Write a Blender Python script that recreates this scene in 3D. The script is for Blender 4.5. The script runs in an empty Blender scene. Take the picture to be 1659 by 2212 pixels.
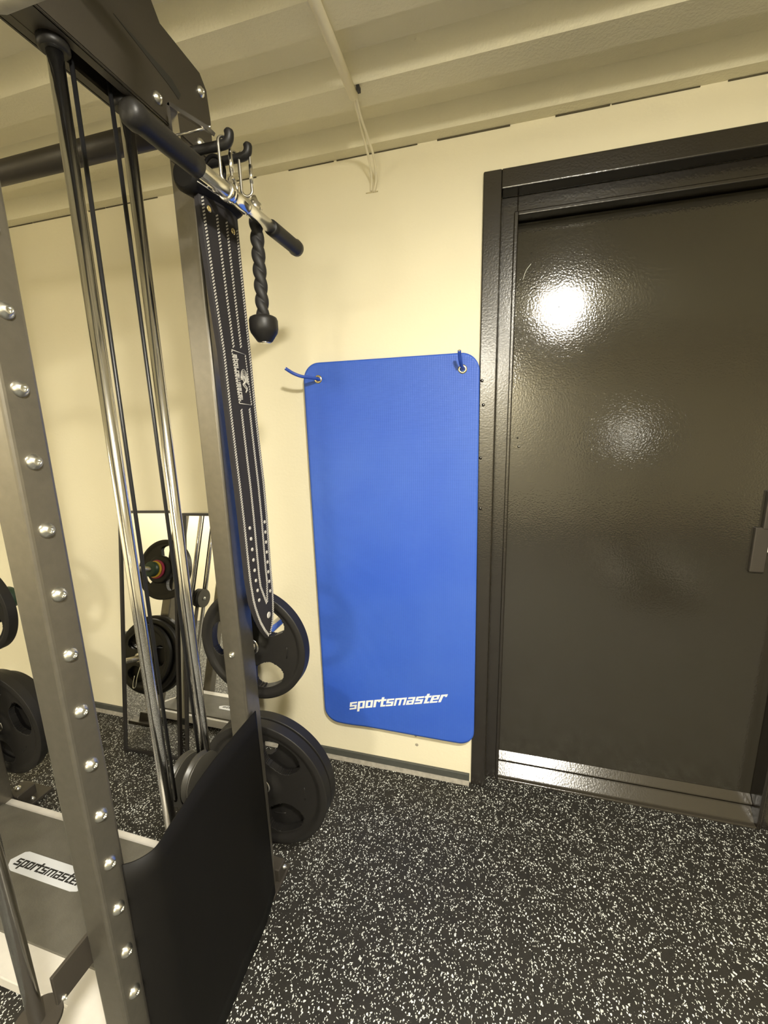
import bpy, bmesh, math, random
from mathutils import Vector, Matrix
random.seed(7)
PI = math.pi
S = bpy.context.scene
COL = S.collection

# ------------------------------------------------------------------ camera
H = 1.3786                       # lens height
YAW, PITCH, ROLL, FPX = math.radians(-15.63), math.radians(11.51), math.radians(-1.364), 904.2
fw = Vector((math.sin(YAW)*math.cos(PITCH), math.cos(YAW)*math.cos(PITCH), -math.sin(PITCH)))
rt = Vector((math.cos(YAW), -math.sin(YAW), 0)); up = rt.cross(fw)
r2 = math.cos(ROLL)*rt + math.sin(ROLL)*up; u2 = -math.sin(ROLL)*rt + math.cos(ROLL)*up
cam = bpy.data.cameras.new('camera'); camo = bpy.data.objects.new('camera', cam); COL.objects.link(camo)
M = Matrix((r2, u2, -fw)).transposed().to_4x4(); M.translation = Vector((0, 0, H)); camo.matrix_world = M
cam.sensor_fit = 'VERTICAL'; cam.sensor_height = 24; cam.lens = FPX*24/2212; cam.clip_start = 0.02
S.camera = camo

# ------------------------------------------------------------------ world, exposure
w = bpy.data.worlds.new('world'); S.world = w; w.use_nodes = True
w.node_tree.nodes['Background'].inputs[0].default_value = (1, .85, .6, 1)
w.node_tree.nodes['Background'].inputs[1].default_value = 0.02
S.view_settings.view_transform = 'Standard'; S.view_settings.look = 'None'
S.view_settings.gamma = 1; S.view_settings.use_curve_mapping = False
S.view_settings.exposure = 1.18
LAMPS = [  # x, y, watts, radius : ceiling lamps, the last pair added to brighten the room
    (0.38, -0.26, 37, .085), (-3.35, -0.7, 4, .25), (-0.32, -2.8, 40, .22), (-3.35, -2.0, 15, .28)]
LAMP_COL = (1.0, 0.945, 0.82)

# ------------------------------------------------------------------ materials
def mat(name, col, rough=.5, metal=0, bump=None, spec=.5, noise=None, coat=0, emis=None):
    m = bpy.data.materials.new(name); m.use_nodes = True; nt = m.node_tree; b = nt.nodes['Principled BSDF']
    b.inputs['Base Color'].default_value = (*col, 1); b.inputs['Roughness'].default_value = rough
    b.inputs['Metallic'].default_value = metal; b.inputs['Specular IOR Level'].default_value = spec
    b.inputs['Coat Weight'].default_value = coat
    tc = nt.nodes.new('ShaderNodeTexCoord')
    if noise:   # (scale, amount) : gentle mottling of the colour
        n = nt.nodes.new('ShaderNodeTexNoise'); n.inputs['Scale'].default_value = noise[0]; n.inputs['Detail'].default_value = 5
        nt.links.new(tc.outputs['Object'], n.inputs['Vector'])
        r = nt.nodes.new('ShaderNodeValToRGB'); a = noise[1]
        r.color_ramp.elements[0].position = .3; r.color_ramp.elements[1].position = .7
        r.color_ramp.elements[0].color = (*[c*(1-a) for c in col], 1); r.color_ramp.elements[1].color = (*[min(1, c*(1+a)) for c in col], 1)
        nt.links.new(n.outputs['Fac'], r.inputs['Fac']); nt.links.new(r.outputs['Color'], b.inputs['Base Color'])
    if bump:    # (scale, strength, distance)
        n = nt.nodes.new('ShaderNodeTexNoise'); n.inputs['Scale'].default_value = bump[0]; n.inputs['Detail'].default_value = 3
        nt.links.new(tc.outputs['Object'], n.inputs['Vector'])
        bp = nt.nodes.new('ShaderNodeBump'); bp.inputs['Strength'].default_value = bump[1]; bp.inputs['Distance'].default_value = bump[2]
        nt.links.new(n.outputs['Fac'], bp.inputs['Height']); nt.links.new(bp.outputs['Normal'], b.inputs['Normal'])
    if emis:
        b.inputs['Emission Color'].default_value = (*emis[0], 1); b.inputs['Emission Strength'].default_value = emis[1]
    return m

WALL = mat('cream_paint', (.80, .74, .55), .6, bump=(90, .12, .004), noise=(3, .02))
CEIL = mat('ceiling_paint', (.79, .74, .55), .65, bump=(160, .35, .004), noise=(6, .03))
STEEL = mat('grey_powder_coat', (.22, .203, .168), .36, metal=.82, bump=(600, .08, .0008), noise=(60, .06))
STEELD = mat('dark_powder_coat', (.05, .043, .034), .45, metal=.2, bump=(600, .1, .001))
CHROME = mat('chrome', (.90, .89, .87), .17, metal=1)
CHROME2 = mat('brushed_steel', (.72, .70, .66), .25, metal=1)
NYLON = mat('grey_nylon', (.04, .037, .03), .4)
ZINC = mat('zinc_bolt', (.72, .72, .68), .30, metal=1)
RUB = mat('black_rubber', (.013, .012, .011), .45, spec=.35, bump=(300, .1, .001))
RUBM = mat('matt_black_plastic', (.005, .0045, .004), .6, spec=.2)
FOAM = mat('black_foam_grip', (.016, .015, .014), .6)
CABLE = mat('black_cable', (.012, .012, .013), .4)
LEATH = mat('black_suede', (.014, .012, .014), .8, bump=(700, .2, .001))
STITCH = mat('pale_thread', (.46, .44, .40), .7)
BRASS = mat('brass', (.95, .80, .45), .25, metal=1)
BLUEPL = mat('blue_plastic_coating', (.03, .08, .42), .35)
WHITE = mat('white_print', (.86, .86, .82), .5)
BLACKP = mat('black_print', (.02, .02, .02), .5)
LIGHTG = mat('light_grey_coat', (.60, .575, .53), .5, noise=(30, .04))
PALE = mat('worn_pale_grip', (.36, .335, .26), .6, noise=(25, .25))
LABEL = mat('label_grey', (.60, .62, .66), .45)
SKIRT = mat('grey_skirting', (.06, .063, .056), .5, noise=(40, .08))
SKIRTE = mat('dusty_edge', (.26, .24, .20), .7, noise=(60, .2))
MFRAME = mat('black_frame', (.015, .013, .012), .4)
GLASS = mat('mirror_glass', (.80, .80, .78), .01, metal=1)
YEL = mat('yellow_plastic', (.75, .50, .05), .4); MAG = mat('magenta_plastic', (.40, .03, .10), .4); GRN = mat('dark_green_plastic', (.02, .05, .03), .4)
PAPER = mat('white_paper', (.8, .8, .72), .6)

def door_mat(name, base, rough):
    m = mat(name, base, rough, spec=.75)
    nt = m.node_tree; b = nt.nodes['Principled BSDF']; tc = nt.nodes.new('ShaderNodeTexCoord')
    n1 = nt.nodes.new('ShaderNodeTexNoise'); n1.inputs['Scale'].default_value = 170; n1.inputs['Detail'].default_value = 2
    n2 = nt.nodes.new('ShaderNodeTexNoise'); n2.inputs['Scale'].default_value = 5; n2.inputs['Detail'].default_value = 2
    ad = nt.nodes.new('ShaderNodeMath'); ad.operation = 'MULTIPLY_ADD'; ad.inputs[1].default_value = 2.0
    nt.links.new(tc.outputs['Object'], n1.inputs['Vector']); nt.links.new(tc.outputs['Object'], n2.inputs['Vector'])
    nt.links.new(n2.outputs['Fac'], ad.inputs[0]); nt.links.new(n1.outputs['Fac'], ad.inputs[2])
    bp = nt.nodes.new('ShaderNodeBump'); bp.inputs['Strength'].default_value = .35; bp.inputs['Distance'].default_value = .0010
    nt.links.new(ad.outputs[0], bp.inputs['Height']); nt.links.new(bp.outputs['Normal'], b.inputs['Normal'])
    b.inputs['IOR'].default_value = 1.75; b.inputs['Specular IOR Level'].default_value = .6
    return m
DOOR = door_mat('brown_gloss_paint', (.028, .0245, .0175), .08)
SILL = door_mat('worn_gloss_sill', (.045, .039, .029), .19); SILL.node_tree.nodes['Principled BSDF'].inputs['IOR'].default_value = 1.5
FRAME = door_mat('brown_gloss_frame', (.013, .010, .007), .22)

def floor_mat():
    m = bpy.data.materials.new('speckled_rubber'); m.use_nodes = True; nt = m.node_tree; b = nt.nodes['Principled BSDF']
    b.inputs['Roughness'].default_value = .6; b.inputs['Specular IOR Level'].default_value = .35
    L = nt.links.new; N = nt.nodes.new
    tc = N('ShaderNodeTexCoord')
    wn = N('ShaderNodeTexNoise'); wn.inputs['Scale'].default_value = 120; wn.inputs['Detail'].default_value = 1
    L(tc.outputs['Object'], wn.inputs['Vector'])
    mx = N('ShaderNodeMixRGB'); mx.blend_type = 'ADD'; mx.inputs[0].default_value = .010
    L(tc.outputs['Object'], mx.inputs[1]); L(wn.outputs['Color'], mx.inputs[2])
    prev = None
    for sc, th, dst in ((230, .60, .34), (150, .74, .33)):
        v = N('ShaderNodeTexVoronoi'); v.inputs['Scale'].default_value = sc; v.inputs['Randomness'].default_value = 1
        mp = N('ShaderNodeMapping'); mp.inputs['Rotation'].default_value = (0, 0, sc); mp.inputs['Scale'].default_value = (1, .72, 1)
        L(mx.outputs[0], mp.inputs['Vector']); L(mp.outputs['Vector'], v.inputs['Vector'])
        sx = N('ShaderNodeSeparateColor'); L(v.outputs['Color'], sx.inputs[0])
        g = N('ShaderNodeMath'); g.operation = 'GREATER_THAN'; g.inputs[1].default_value = th; L(sx.outputs[0], g.inputs[0])
        d = N('ShaderNodeMath'); d.operation = 'LESS_THAN'; d.inputs[1].default_value = dst; L(v.outputs['Distance'], d.inputs[0])
        k = N('ShaderNodeMath'); k.operation = 'MULTIPLY'; L(g.outputs[0], k.inputs[0]); L(d.outputs[0], k.inputs[1])
        if prev:
            a = N('ShaderNodeMath'); a.operation = 'MAXIMUM'; L(prev.outputs[0], a.inputs[0]); L(k.outputs[0], a.inputs[1]); prev = a
        else: prev = k; hue = sx
    big = N('ShaderNodeTexNoise'); big.inputs['Scale'].default_value = 30; L(tc.outputs['Object'], big.inputs['Vector'])
    rr = N('ShaderNodeValToRGB'); rr.color_ramp.elements[0].color = (.011, .010, .008, 1); rr.color_ramp.elements[1].color = (.025, .0225, .018, 1)
    L(big.outputs['Fac'], rr.inputs['Fac'])
    fl = N('ShaderNodeValToRGB'); fl.color_ramp.elements[0].color = (.42, .43, .40, 1); fl.color_ramp.elements[1].color = (.88, .90, .86, 1)
    L(hue.outputs[1], fl.inputs['Fac'])
    mc = N('ShaderNodeMixRGB'); L(prev.outputs[0], mc.inputs[0]); L(rr.outputs['Color'], mc.inputs[1]); L(fl.outputs['Color'], mc.inputs[2])
    # tile joints
    sep = N('ShaderNodeSeparateXYZ'); L(tc.outputs['Object'], sep.inputs[0])
    js = []
    for ax, off in ((0, .122), (1, .42)):
        a = N('ShaderNodeMath'); a.operation = 'SUBTRACT'; a.inputs[1].default_value = off - 40; L(sep.outputs[ax], a.inputs[0])
        f = N('ShaderNodeMath'); f.operation = 'FRACT'; L(a.outputs[0], f.inputs[0])
        l = N('ShaderNodeMath'); l.operation = 'LESS_THAN'; l.inputs[1].default_value = .0022; L(f.outputs[0], l.inputs[0]); js.append(l)
    jm = N('ShaderNodeMath'); jm.operation = 'MAXIMUM'; L(js[0].outputs[0], jm.inputs[0]); L(js[1].outputs[0], jm.inputs[1])
    m2 = N('ShaderNodeMixRGB'); m2.inputs[2].default_value = (.01, .01, .009, 1); L(jm.outputs[0], m2.inputs[0]); L(mc.outputs[0], m2.inputs[1])
    L(m2.outputs[0], b.inputs['Base Color'])
    bp = N('ShaderNodeBump'); bp.inputs['Strength'].default_value = .3; bp.inputs['Distance'].default_value = .002
    gn = N('ShaderNodeTexNoise'); gn.inputs['Scale'].default_value = 250; L(tc.outputs['Object'], gn.inputs['Vector'])
    L(gn.outputs['Fac'], bp.inputs['Height']); L(bp.outputs['Normal'], b.inputs['Normal'])
    return m
FLOOR = floor_mat()

def mat_mat():
    m = bpy.data.materials.new('blue_foam'); m.use_nodes = True; nt = m.node_tree; b = nt.nodes['Principled BSDF']
    N = nt.nodes.new; L = nt.links.new
    b.inputs['Roughness'].default_value = .48; b.inputs['Specular IOR Level'].default_value = .45
    tc = N('ShaderNodeTexCoord')
    n = N('ShaderNodeTexNoise'); n.inputs['Scale'].default_value = 2.2; n.inputs['Detail'].default_value = 4; L(tc.outputs['Object'], n.inputs['Vector'])
    r = N('ShaderNodeValToRGB'); r.color_ramp.elements[0].position = .35; r.color_ramp.elements[1].position = .75
    r.color_ramp.elements[0].color = (.030, .10, .53, 1); r.color_ramp.elements[1].color = (.052, .135, .55, 1)
    L(n.outputs['Fac'], r.inputs['Fac']); L(r.outputs['Color'], b.inputs['Base Color'])
    wv = N('ShaderNodeTexWave'); wv.bands_direction = 'Z'; wv.inputs['Scale'].default_value = 60; wv.inputs['Distortion'].default_value = 1.5; wv.inputs['Detail Scale'].default_value = 20
    L(tc.outputs['Object'], wv.inputs['Vector'])
    wx = N('ShaderNodeTexWave'); wx.bands_direction = 'X'; wx.inputs['Scale'].default_value = 45; L(tc.outputs['Object'], wx.inputs['Vector'])
    ad = N('ShaderNodeMath'); L(wv.outputs['Fac'], ad.inputs[0]); L(wx.outputs['Fac'], ad.inputs[1])
    bp = N('ShaderNodeBump'); bp.inputs['Strength'].default_value = .25; bp.inputs['Distance'].default_value = .001
    L(ad.outputs[0], bp.inputs['Height']); L(bp.outputs['Normal'], b.inputs['Normal'])
    return m
MATBLUE = mat_mat()

# ------------------------------------------------------------------ mesh helpers (world coordinates)
def q(bm, vs):
    try: return bm.faces.new(vs)
    except ValueError: return None
def box(bm, x0, x1, y0, y1, z0, z1, bev=0):
    t = bmesh.new(); bmesh.ops.create_cube(t, size=1)
    for v in t.verts: v.co = Vector(((x0+x1)/2 + v.co.x*(x1-x0), (y0+y1)/2 + v.co.y*(y1-y0), (z0+z1)/2 + v.co.z*(z1-z0)))
    if bev: bmesh.ops.bevel(t, geom=t.edges[:], offset=bev, segments=3, profile=.5, affect='EDGES')
    merge(bm, t)
def merge(bm, t, mtx=None):
    if mtx: bmesh.ops.transform(t, matrix=mtx, verts=t.verts)
    me = bpy.data.meshes.new('t'); t.to_mesh(me); t.free(); bm.from_mesh(me); bpy.data.meshes.remove(me)
def frame_of(d):
    d = d.normalized(); a = Vector((0, 0, 1)) if abs(d.z) < .9 else Vector((0, 1, 0))
    u = a.cross(d).normalized(); return u, d.cross(u)
def tube(bm, pts, r, n=16, cap=True, rad=None, closed=False):
    pts = [Vector(p) for p in pts]; rings = []; u = None; N = len(pts)
    for i, p in enumerate(pts):
        if closed: d = pts[(i+1) % N] - pts[i-1]
        else: d = (pts[min(i+1, N-1)] - pts[max(i-1, 0)])
        d.normalize()
        if u is None: u, v = frame_of(d)
        else: u = (u - d*u.dot(d)).normalized(); v = d.cross(u)
        rr = rad[i] if rad else r
        rings.append([bm.verts.new(p + (u*math.cos(2*PI*k/n) + v*math.sin(2*PI*k/n))*rr) for k in range(n)])
    for i in range(N if closed else N-1):
        a, b = rings[i], rings[(i+1) % N]
        for k in range(n): f = q(bm, (a[k], a[(k+1) % n], b[(k+1) % n], b[k])); f.smooth = True
    if cap and not closed:
        q(bm, rings[0][::-1]); q(bm, rings[-1])
def lathe(bm, o, axis, prof, n=40, cap=True):
    """prof: list of (distance along axis, radius)"""
    o = Vector(o); d = Vector(axis).normalized(); u, v = frame_of(d); rings = []
    for t, r in prof: rings.append([bm.verts.new(o + d*t + (u*math.cos(2*PI*k/n) + v*math.sin(2*PI*k/n))*max(r, 1e-5)) for k in range(n)])
    for a, b in zip(rings, rings[1:]):
        for k in range(n): f = q(bm, (a[k], a[(k+1) % n], b[(k+1) % n], b[k])); f.smooth = True
    if cap: q(bm, rings[0][::-1]); q(bm, rings[-1])
def prism(bm, pts, off, bev=0):
    """closed 3D polygon extruded by vector off"""
    t = bmesh.new(); off = Vector(off)
    a = [t.verts.new(Vector(p)) for p in pts]; b = [t.verts.new(Vector(p) + off) for p in pts]
    t.faces.new(a); t.faces.new(b[::-1]); n = len(a)
    for i in range(n): t.faces.new((a[i], b[i], b[(i+1) % n], a[(i+1) % n]))
    bmesh.ops.recalc_face_normals(t, faces=t.faces)
    if bev: bmesh.ops.bevel(t, geom=t.edges[:], offset=bev, segments=2, affect='EDGES')
    merge(bm, t)
def sheet(bm, F, off):
    """grid of verts F thickened by the vector off, with a rim"""
    off = Vector(off); G = [[bm.verts.new(v.co+off) for v in r] for r in F]; nr, nc = len(F), len(F[0])
    for A, rev in ((F, 0), (G, 1)):
        for i in range(nr-1):
            for j in range(nc-1):
                vs = (A[i][j], A[i][j+1], A[i+1][j+1], A[i+1][j]); f = q(bm, vs[::-1] if rev else vs)
                if f: f.smooth = True
    rim = [(0, j) for j in range(nc)] + [(i, nc-1) for i in range(1, nr)] + [(nr-1, j) for j in range(nc-2, -1, -1)] + [(i, 0) for i in range(nr-2, 0, -1)]
    for a, b in zip(rim, rim[1:]+rim[:1]): q(bm, (F[a[0]][a[1]], F[b[0]][b[1]], G[b[0]][b[1]], G[a[0]][a[1]]))
def smooth_path(pts, k=8):
    P = [Vector(p) for p in pts]; P = [2*P[0]-P[1]] + P + [2*P[-1]-P[-2]]; out = []
    for i in range(1, len(P)-2):
        for j in range(k):
            t = j/k; a, b, c, d = P[i-1:i+3]
            out.append(.5*((2*b) + (c-a)*t + (2*a-5*b+4*c-d)*t*t + (3*b-a-3*c+d)*t**3))
    out.append(P[-2]); return out
def obj(name, bm, m, parent=None, label=None, base=None, autosmooth=True):
    """links one mesh object; verts come in world coordinates"""
    bmesh.ops.recalc_face_normals(bm, faces=bm.faces)
    par = parent; w0 = Vector((0, 0, 0))
    if par is not None: w0 = Vector(par['_w'])
    b = Vector(base) if base is not None else w0
    bmesh.ops.translate(bm, verts=bm.verts, vec=-b)
    me = bpy.data.meshes.new(name); bm.to_mesh(me); bm.free(); me.materials.append(m)
    o = bpy.data.objects.new(name, me); COL.objects.link(o)
    o.location = b - w0; o['_w'] = list(b)
    if par is not None: o.parent = par
    if label: o['label'] = label
    return o
def thing(name, label, cat, base, group=None):
    o = bpy.data.objects.new(name, None); COL.objects.link(o); o.location = Vector(base); o['_w'] = list(base)
    o.empty_display_size = .05
    return tag(o, label, cat, group)
def tag(o, label, cat, group=None):
    o['label'] = label; o['category'] = cat
    if group: o['group'] = group
    return o
def struct(name, bm, m, label=None):
    o = obj(name, bm, m); o['kind'] = 'structure'
    if label: o['label'] = label
    return o
def dup(o, delta, parent=None, **props):
    """copy of a thing or part with its children"""
    c = o.copy(); COL.objects.link(c)
    if parent is not None: c.parent = parent
    c.location = o.location + Vector(delta)
    for k, v in props.items(): c[k] = v
    for ch in [x for x in list(o.children)]: dup(ch, (0, 0, 0), c)
    return c
def shade(bm, on=True):
    for f in bm.faces: f.smooth = on
    return bm

# ------------------------------------------------------------------ room
YW = 1.435; XL, XR, YB = -3.9, 3.4, -3.4; ZC = 2.21
bm = bmesh.new(); box(bm, XL, XR, YB, YW+.2, -.05, 0); struct('floor', bm, FLOOR)
# ribbed deck ceiling, ribs run along x
bm = bmesh.new(); prof = [(YW+.15, ZC)]
y = 1.393
while y > YB-.3:
    prof += [(y, ZC), (y-.04, ZC+.04), (y-.108, ZC+.04), (y-.148, ZC)]; y -= .224
pp = [(XL, a, b) for a, b in prof] + [(XL, prof[-1][0], ZC+.12), (XL, prof[0][0], ZC+.12)]
a = [bm.verts.new(p) for p in pp]; b = [bm.verts.new((XR, p[1], p[2])) for p in pp]; n = len(a)
for i in range(n): q(bm, (a[i], b[i], b[(i+1) % n], a[(i+1) % n]))
struct('ceiling', bm, CEIL)
# front wall with the doorway cut out
DX0, DX1, DZ = -.02, .93, 2.05
bm = bmesh.new()
box(bm, XL, DX0, YW, YW+.18, 0, ZC+.05); box(bm, DX1, XR, YW, YW+.18, 0, ZC+.05); box(bm, DX0, DX1, YW, YW+.18, DZ, ZC+.05)
struct('wall_front', bm, WALL)
bm = bmesh.new(); box(bm, XL-.1, XL, YB, YW+.18, 0, ZC+.05); struct('wall_left', bm, WALL)
bm = bmesh.new(); box(bm, XR, XR+.1, YB, YW+.18, 0, ZC+.05); struct('wall_right', bm, WALL)
bm = bmesh.new(); box(bm, XL, XR, YB-.1, YB, 0, ZC+.05); struct('wall_back', bm, WALL)
# thin dark joint where deck meets wall, broken here and there
bm = bmesh.new(); x = XL
while x < XR:
    l = random.uniform(.05, .35)
    tube(bm, [(x, YW-.001, ZC-.0015), (x+l, YW-.001, ZC-.0015)], random.uniform(.0012, .0026), 6); x += l + random.choice([.004, .01, .06, .12])
struct('trim_1', bm, mat('joint_gap', (.10, .085, .05), .9), 'thin dark broken joint between wall and ceiling')
# skirting
bm = bmesh.new(); box(bm, XL, -.079, YW-.010, YW, .008, .040, .0015); o = struct('baseboard_front', bm, SKIRT)
bm = bmesh.new(); prism(bm, [(XL, YW-.010, .012), (XL, YW-.022, 0), (XL, YW-.010, 0)], (-.079-XL, 0, 0)); struct('trim_2', bm, SKIRTE, 'dusty pale strip where skirting meets the rubber floor')

SMUD = mat('grey_scuff', (.34, .31, .23), .8)
for k, (sx, sz, sr) in enumerate(((-.292, .165, .006), (-.288, .125, .008))):
    bm = bmesh.new(); lathe(bm, (sx, YW+.0004, sz), (0, -1, 0), [(0, sr), (.0009, sr*.7), (.0011, .0003)], 9)
    struct('trim_%d' % (3+k), bm, SMUD, 'small grey scuff on the cream wall under the blue mat')
# ------------------------------------------------------------------ door
bm = bmesh.new()
def casing(bm, x0, x1, z1, w, y0, y1, bev=.002):
    box(bm, x0, x0+w, y0, y1, 0, z1, bev); box(bm, x1-w, x1, y0, y1, 0, z1, bev); box(bm, x0+w-.001, x1-w+.001, y0+.0004, y1, z1-w, z1, bev)
casing(bm, -.073, .985, 2.10, .053, 1.424, 1.480, .004)      # outer face
casing(bm, -.022, .934, 2.048, .050, 1.478, 1.590, .003)     # second step
casing(bm, .018, .894, 2.004, .012, 1.470, 1.500, .003)      # stop bead
df = struct('door_1', bm, FRAME, 'dark brown gloss painted steel door with stepped frame')
bm = bmesh.new(); box(bm, .029, .885, 1.535, 1.585, .055, 1.996, .003); leaf = obj('leaf', bm, DOOR, df)
bm = bmesh.new(); prism(bm, [(.029, 1.486, 0), (.029, 1.486, .010), (.029, 1.520, .044), (.029, 1.60, .046), (.029, 1.60, 0)], (.856, 0, 0), .0015)  # front slope angled so the lamp shows as a bright line
box(bm, .012, .885, 1.472, 1.488, 0, .008, .002)
obj('threshold', bm, SILL, df)
bm = bmesh.new(); prism(bm, [(.031, 1.5345, .085), (.031, 1.512, .062), (.031, 1.512, .057), (.031, 1.5345, .057)], (.852, 0, 0), .001); obj('glint_strip', bm, SILL, leaf)  # strip added and sloped to reflect the lamp as a bright band
for k, (px_, pz_, r_) in enumerate(((.09, 1.80, .003), (.20, 1.865, .0025), (.165, 1.74, .003), (.23, 1.72, .0022), (.27, 1.735, .0022), (.31, 1.64, .002), (.12, 1.66, .003), (.075, 1.905, .003), (.06, 1.30, .005), (.055, 1.33, .004), (.24, 1.80, .002), (.26, 1.885, .002))):
    bm = bmesh.new(); lathe(bm, (px_, 1.5355, pz_), (0, -1, 0), [(0, r_), (.0010, r_*.7), (.0015, .0003)], 10); obj('paint_blister', bm, DOOR, leaf)
bm = bmesh.new(); tube(bm, smooth_path([(.052, 1.535, 1.83), (.060, 1.535, 1.855), (.075, 1.535, 1.875)], 5), .0009, 6); obj('scratch', bm, PAPER, leaf, 'thin pale scratch in the paint')
# lock case, lever and a scrap of paper on the leaf
bm = bmesh.new(); box(bm, .772, .812, 1.522, 1.536, .90, 1.045, .003); box(bm, .790, .84, 1.520, 1.535, 1.04, 1.16, .003); lp = obj('lock_plate', bm, STEELD, leaf)
bm = bmesh.new(); lathe(bm, (.825, 1.535, 1.075), (0, -1, 0), [(0, .016), (.012, .016), (.013, .010), (.05, .009)], 20)
tube(bm, smooth_path([(.825, 1.487, 1.075), (.84, 1.482, 1.075), (.90, 1.484, 1.073)], 4), .009, 12); obj('door_lever', bm, CHROME2, leaf)
bm = bmesh.new(); box(bm, .813, .86, 1.529, 1.535, .965, 1.015, .001); obj('paper_tag', bm, PAPER, leaf, 'small white paper tag')
# dents and chips in the frame paint
bm = bmesh.new()
for p in [(-.064, 1.424, 1.515), (-.058, 1.424, 1.44), (-.063, 1.424, 1.27), (-.06, 1.424, 1.10)]:
    lathe(bm, (p[0], p[1]+.0005, p[2]), (0, -1, 0), [(0, .006), (.0015, .004), (.0022, .0005)], 12)
obj('paint_blister', bm, FRAME, df)

# ------------------------------------------------------------------ lamps (on the ceiling behind and above the viewer)
LITD = mat('lit_diffuser', (.9, .9, .85), .5, emis=((1, .9, .72), 6))
for i, (lx, ly, wt, rr) in enumerate(LAMPS):
    zt = ZC
    t = thing('ceiling_lamp', 'round white ceiling lamp, %s' % ('nearest the door', 'at the left wall, nearer the mirrors', 'added for more even light, in the middle of the room at the back', 'added to brighten the left wall, farther back')[i], 'lamp', (lx, ly, zt))
    bm = bmesh.new(); lathe(bm, (lx, ly, zt+.02), (0, 0, -1), [(0, rr+.02), (.03, rr+.02), (.04, rr+.008)], 32); obj('housing', bm, LIGHTG, t)
    bm = bmesh.new(); lathe(bm, (lx, ly, zt-.018), (0, 0, -1), [(0, rr), (.012, rr*.97), (.016, rr*.8)], 32)
    obj('diffuser', bm, LITD, t)
    l = bpy.data.lights.new('lamp_light', 'AREA'); l.shape = 'DISK'; l.size = 2*rr; l.energy = wt; l.color = LAMP_COL
    lo = bpy.data.objects.new('lamp_light', l); COL.objects.link(lo); lo.parent = t; lo.location = (0, 0, -.04)
    l = bpy.data.lights.new('lamp_side_glow', 'POINT'); l.shadow_soft_size = rr*.6; l.energy = wt*.33; l.color = LAMP_COL
    lo = bpy.data.objects.new('lamp_side_glow', l); COL.objects.link(lo); lo.parent = t; lo.location = (0, 0, -.04-rr*.6)

# ------------------------------------------------------------------ the multi gym (one bolted machine)
gym = thing('cable_machine', 'dark grey steel cable machine with bolted uprights and chrome rods left of the mat', 'gym machine', (-1.2, .66, 0))
UX0, UX1 = -.682, -.626
MIR = -2*1.204                     # mirror image of the right side: x -> MIR - x
def upright(x0, x1, y0, y1, z1=1.95):
    bm = bmesh.new(); box(bm, x0, x1, y0, y1, 0.0, z1, .006); return obj('upright', bm, STEEL, gym)
uf = upright(UX0, UX1, .411, .461); ur = upright(UX0, UX1, .845, .906)
ulr = upright(MIR-UX1, MIR-UX0, .845, .906); ulf = upright(MIR-UX1, MIR-UX0, .411, .461)
def bolt(parent, p, axis, r=.011, name='bolt', h=.008):
    bm = bmesh.new(); lathe(bm, Vector(p)-Vector(axis)*.002, axis, [(0, r), (.003, r), (.004+h*.3, r*.86), (.004+h*.7, r*.55), (.004+h, r*.34), (.004+h*.8, r*.28), (.004+h*.5, r*.26)], 24)
    return obj(name, bm, ZINC, parent)
z = 1.538; k = 0; b0 = bolt(uf, (UX1, .4345, z), (1, 0, 0)); b1 = bolt(uf, (UX0, .4345, z), (-1, 0, 0), .010)
for k in range(1, 13): dup(b0, (0, 0, -.0980*k), uf); dup(b1, (0, 0, -.0980*k), uf)
dup(b0, (0, 0, .098), uf); dup(b1, (0, 0, .098), uf)
bolt(ur, (-.654, .845, .809), (0, -1, 0), .0085, h=.005)
# bottom feet and rails
bm = bmesh.new(); box(bm, -.70, -.609, .86, .965, 0, .010, .002); box(bm, -.668, -.614, .905, .945, .01, .055, .004); ft = obj('rear_foot', bm, STEELD, gym); bolt(ft, (-.612, .93, .042), (1, 0, 0), .007)
bm = bmesh.new(); box(bm, MIR+.605, MIR+.74, .86, 1.0, 0, .012, .002); box(bm, MIR+.64, MIR+.70, .905, .97, .01, .05, .004); ft2 = obj('rear_foot', bm, STEELD, gym)
bolt(ft2, (MIR+.66, .935, .05), (0, 0, 1), .011); bolt(ft2, (MIR+.72, .94, .012), (0, 0, 1), .008)
# platform between the uprights: light frame, dark rubber, logo label
bm = bmesh.new(); ox = [(-1.80, .505), (-.955, .505), (-.945, .36), (-.64, .36), (-.64, .90), (-1.80, .90)]
prism(bm, [(a, b, .012) for a, b in ox], (0, 0, .034), .003); plat = obj('base_platform', bm, LIGHTG, gym)
bm = bmesh.new(); box(bm, -1.77, -.70, .576, .872, .044, .052, .002); rub = obj('rubber_tread', bm, mat('worn_grey_rubber', (.10, .093, .075), .7, bump=(200, .4, .002), noise=(18, .12)), gym)
bm = bmesh.new(); prism(bm, [(x, y, .0515) for x, y in [(-1.468, .725), (-1.448, .755), (-1.435, .760), (-1.19, .760), (-1.16, .745), (-1.15, .725), (-1.17, .705), (-1.19, .700), (-1.43, .700), (-1.452, .706)]], (0, 0, .0015))
lab = obj('logo_label', bm, LABEL, rub, 'pale label printed sportsmaster')
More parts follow.
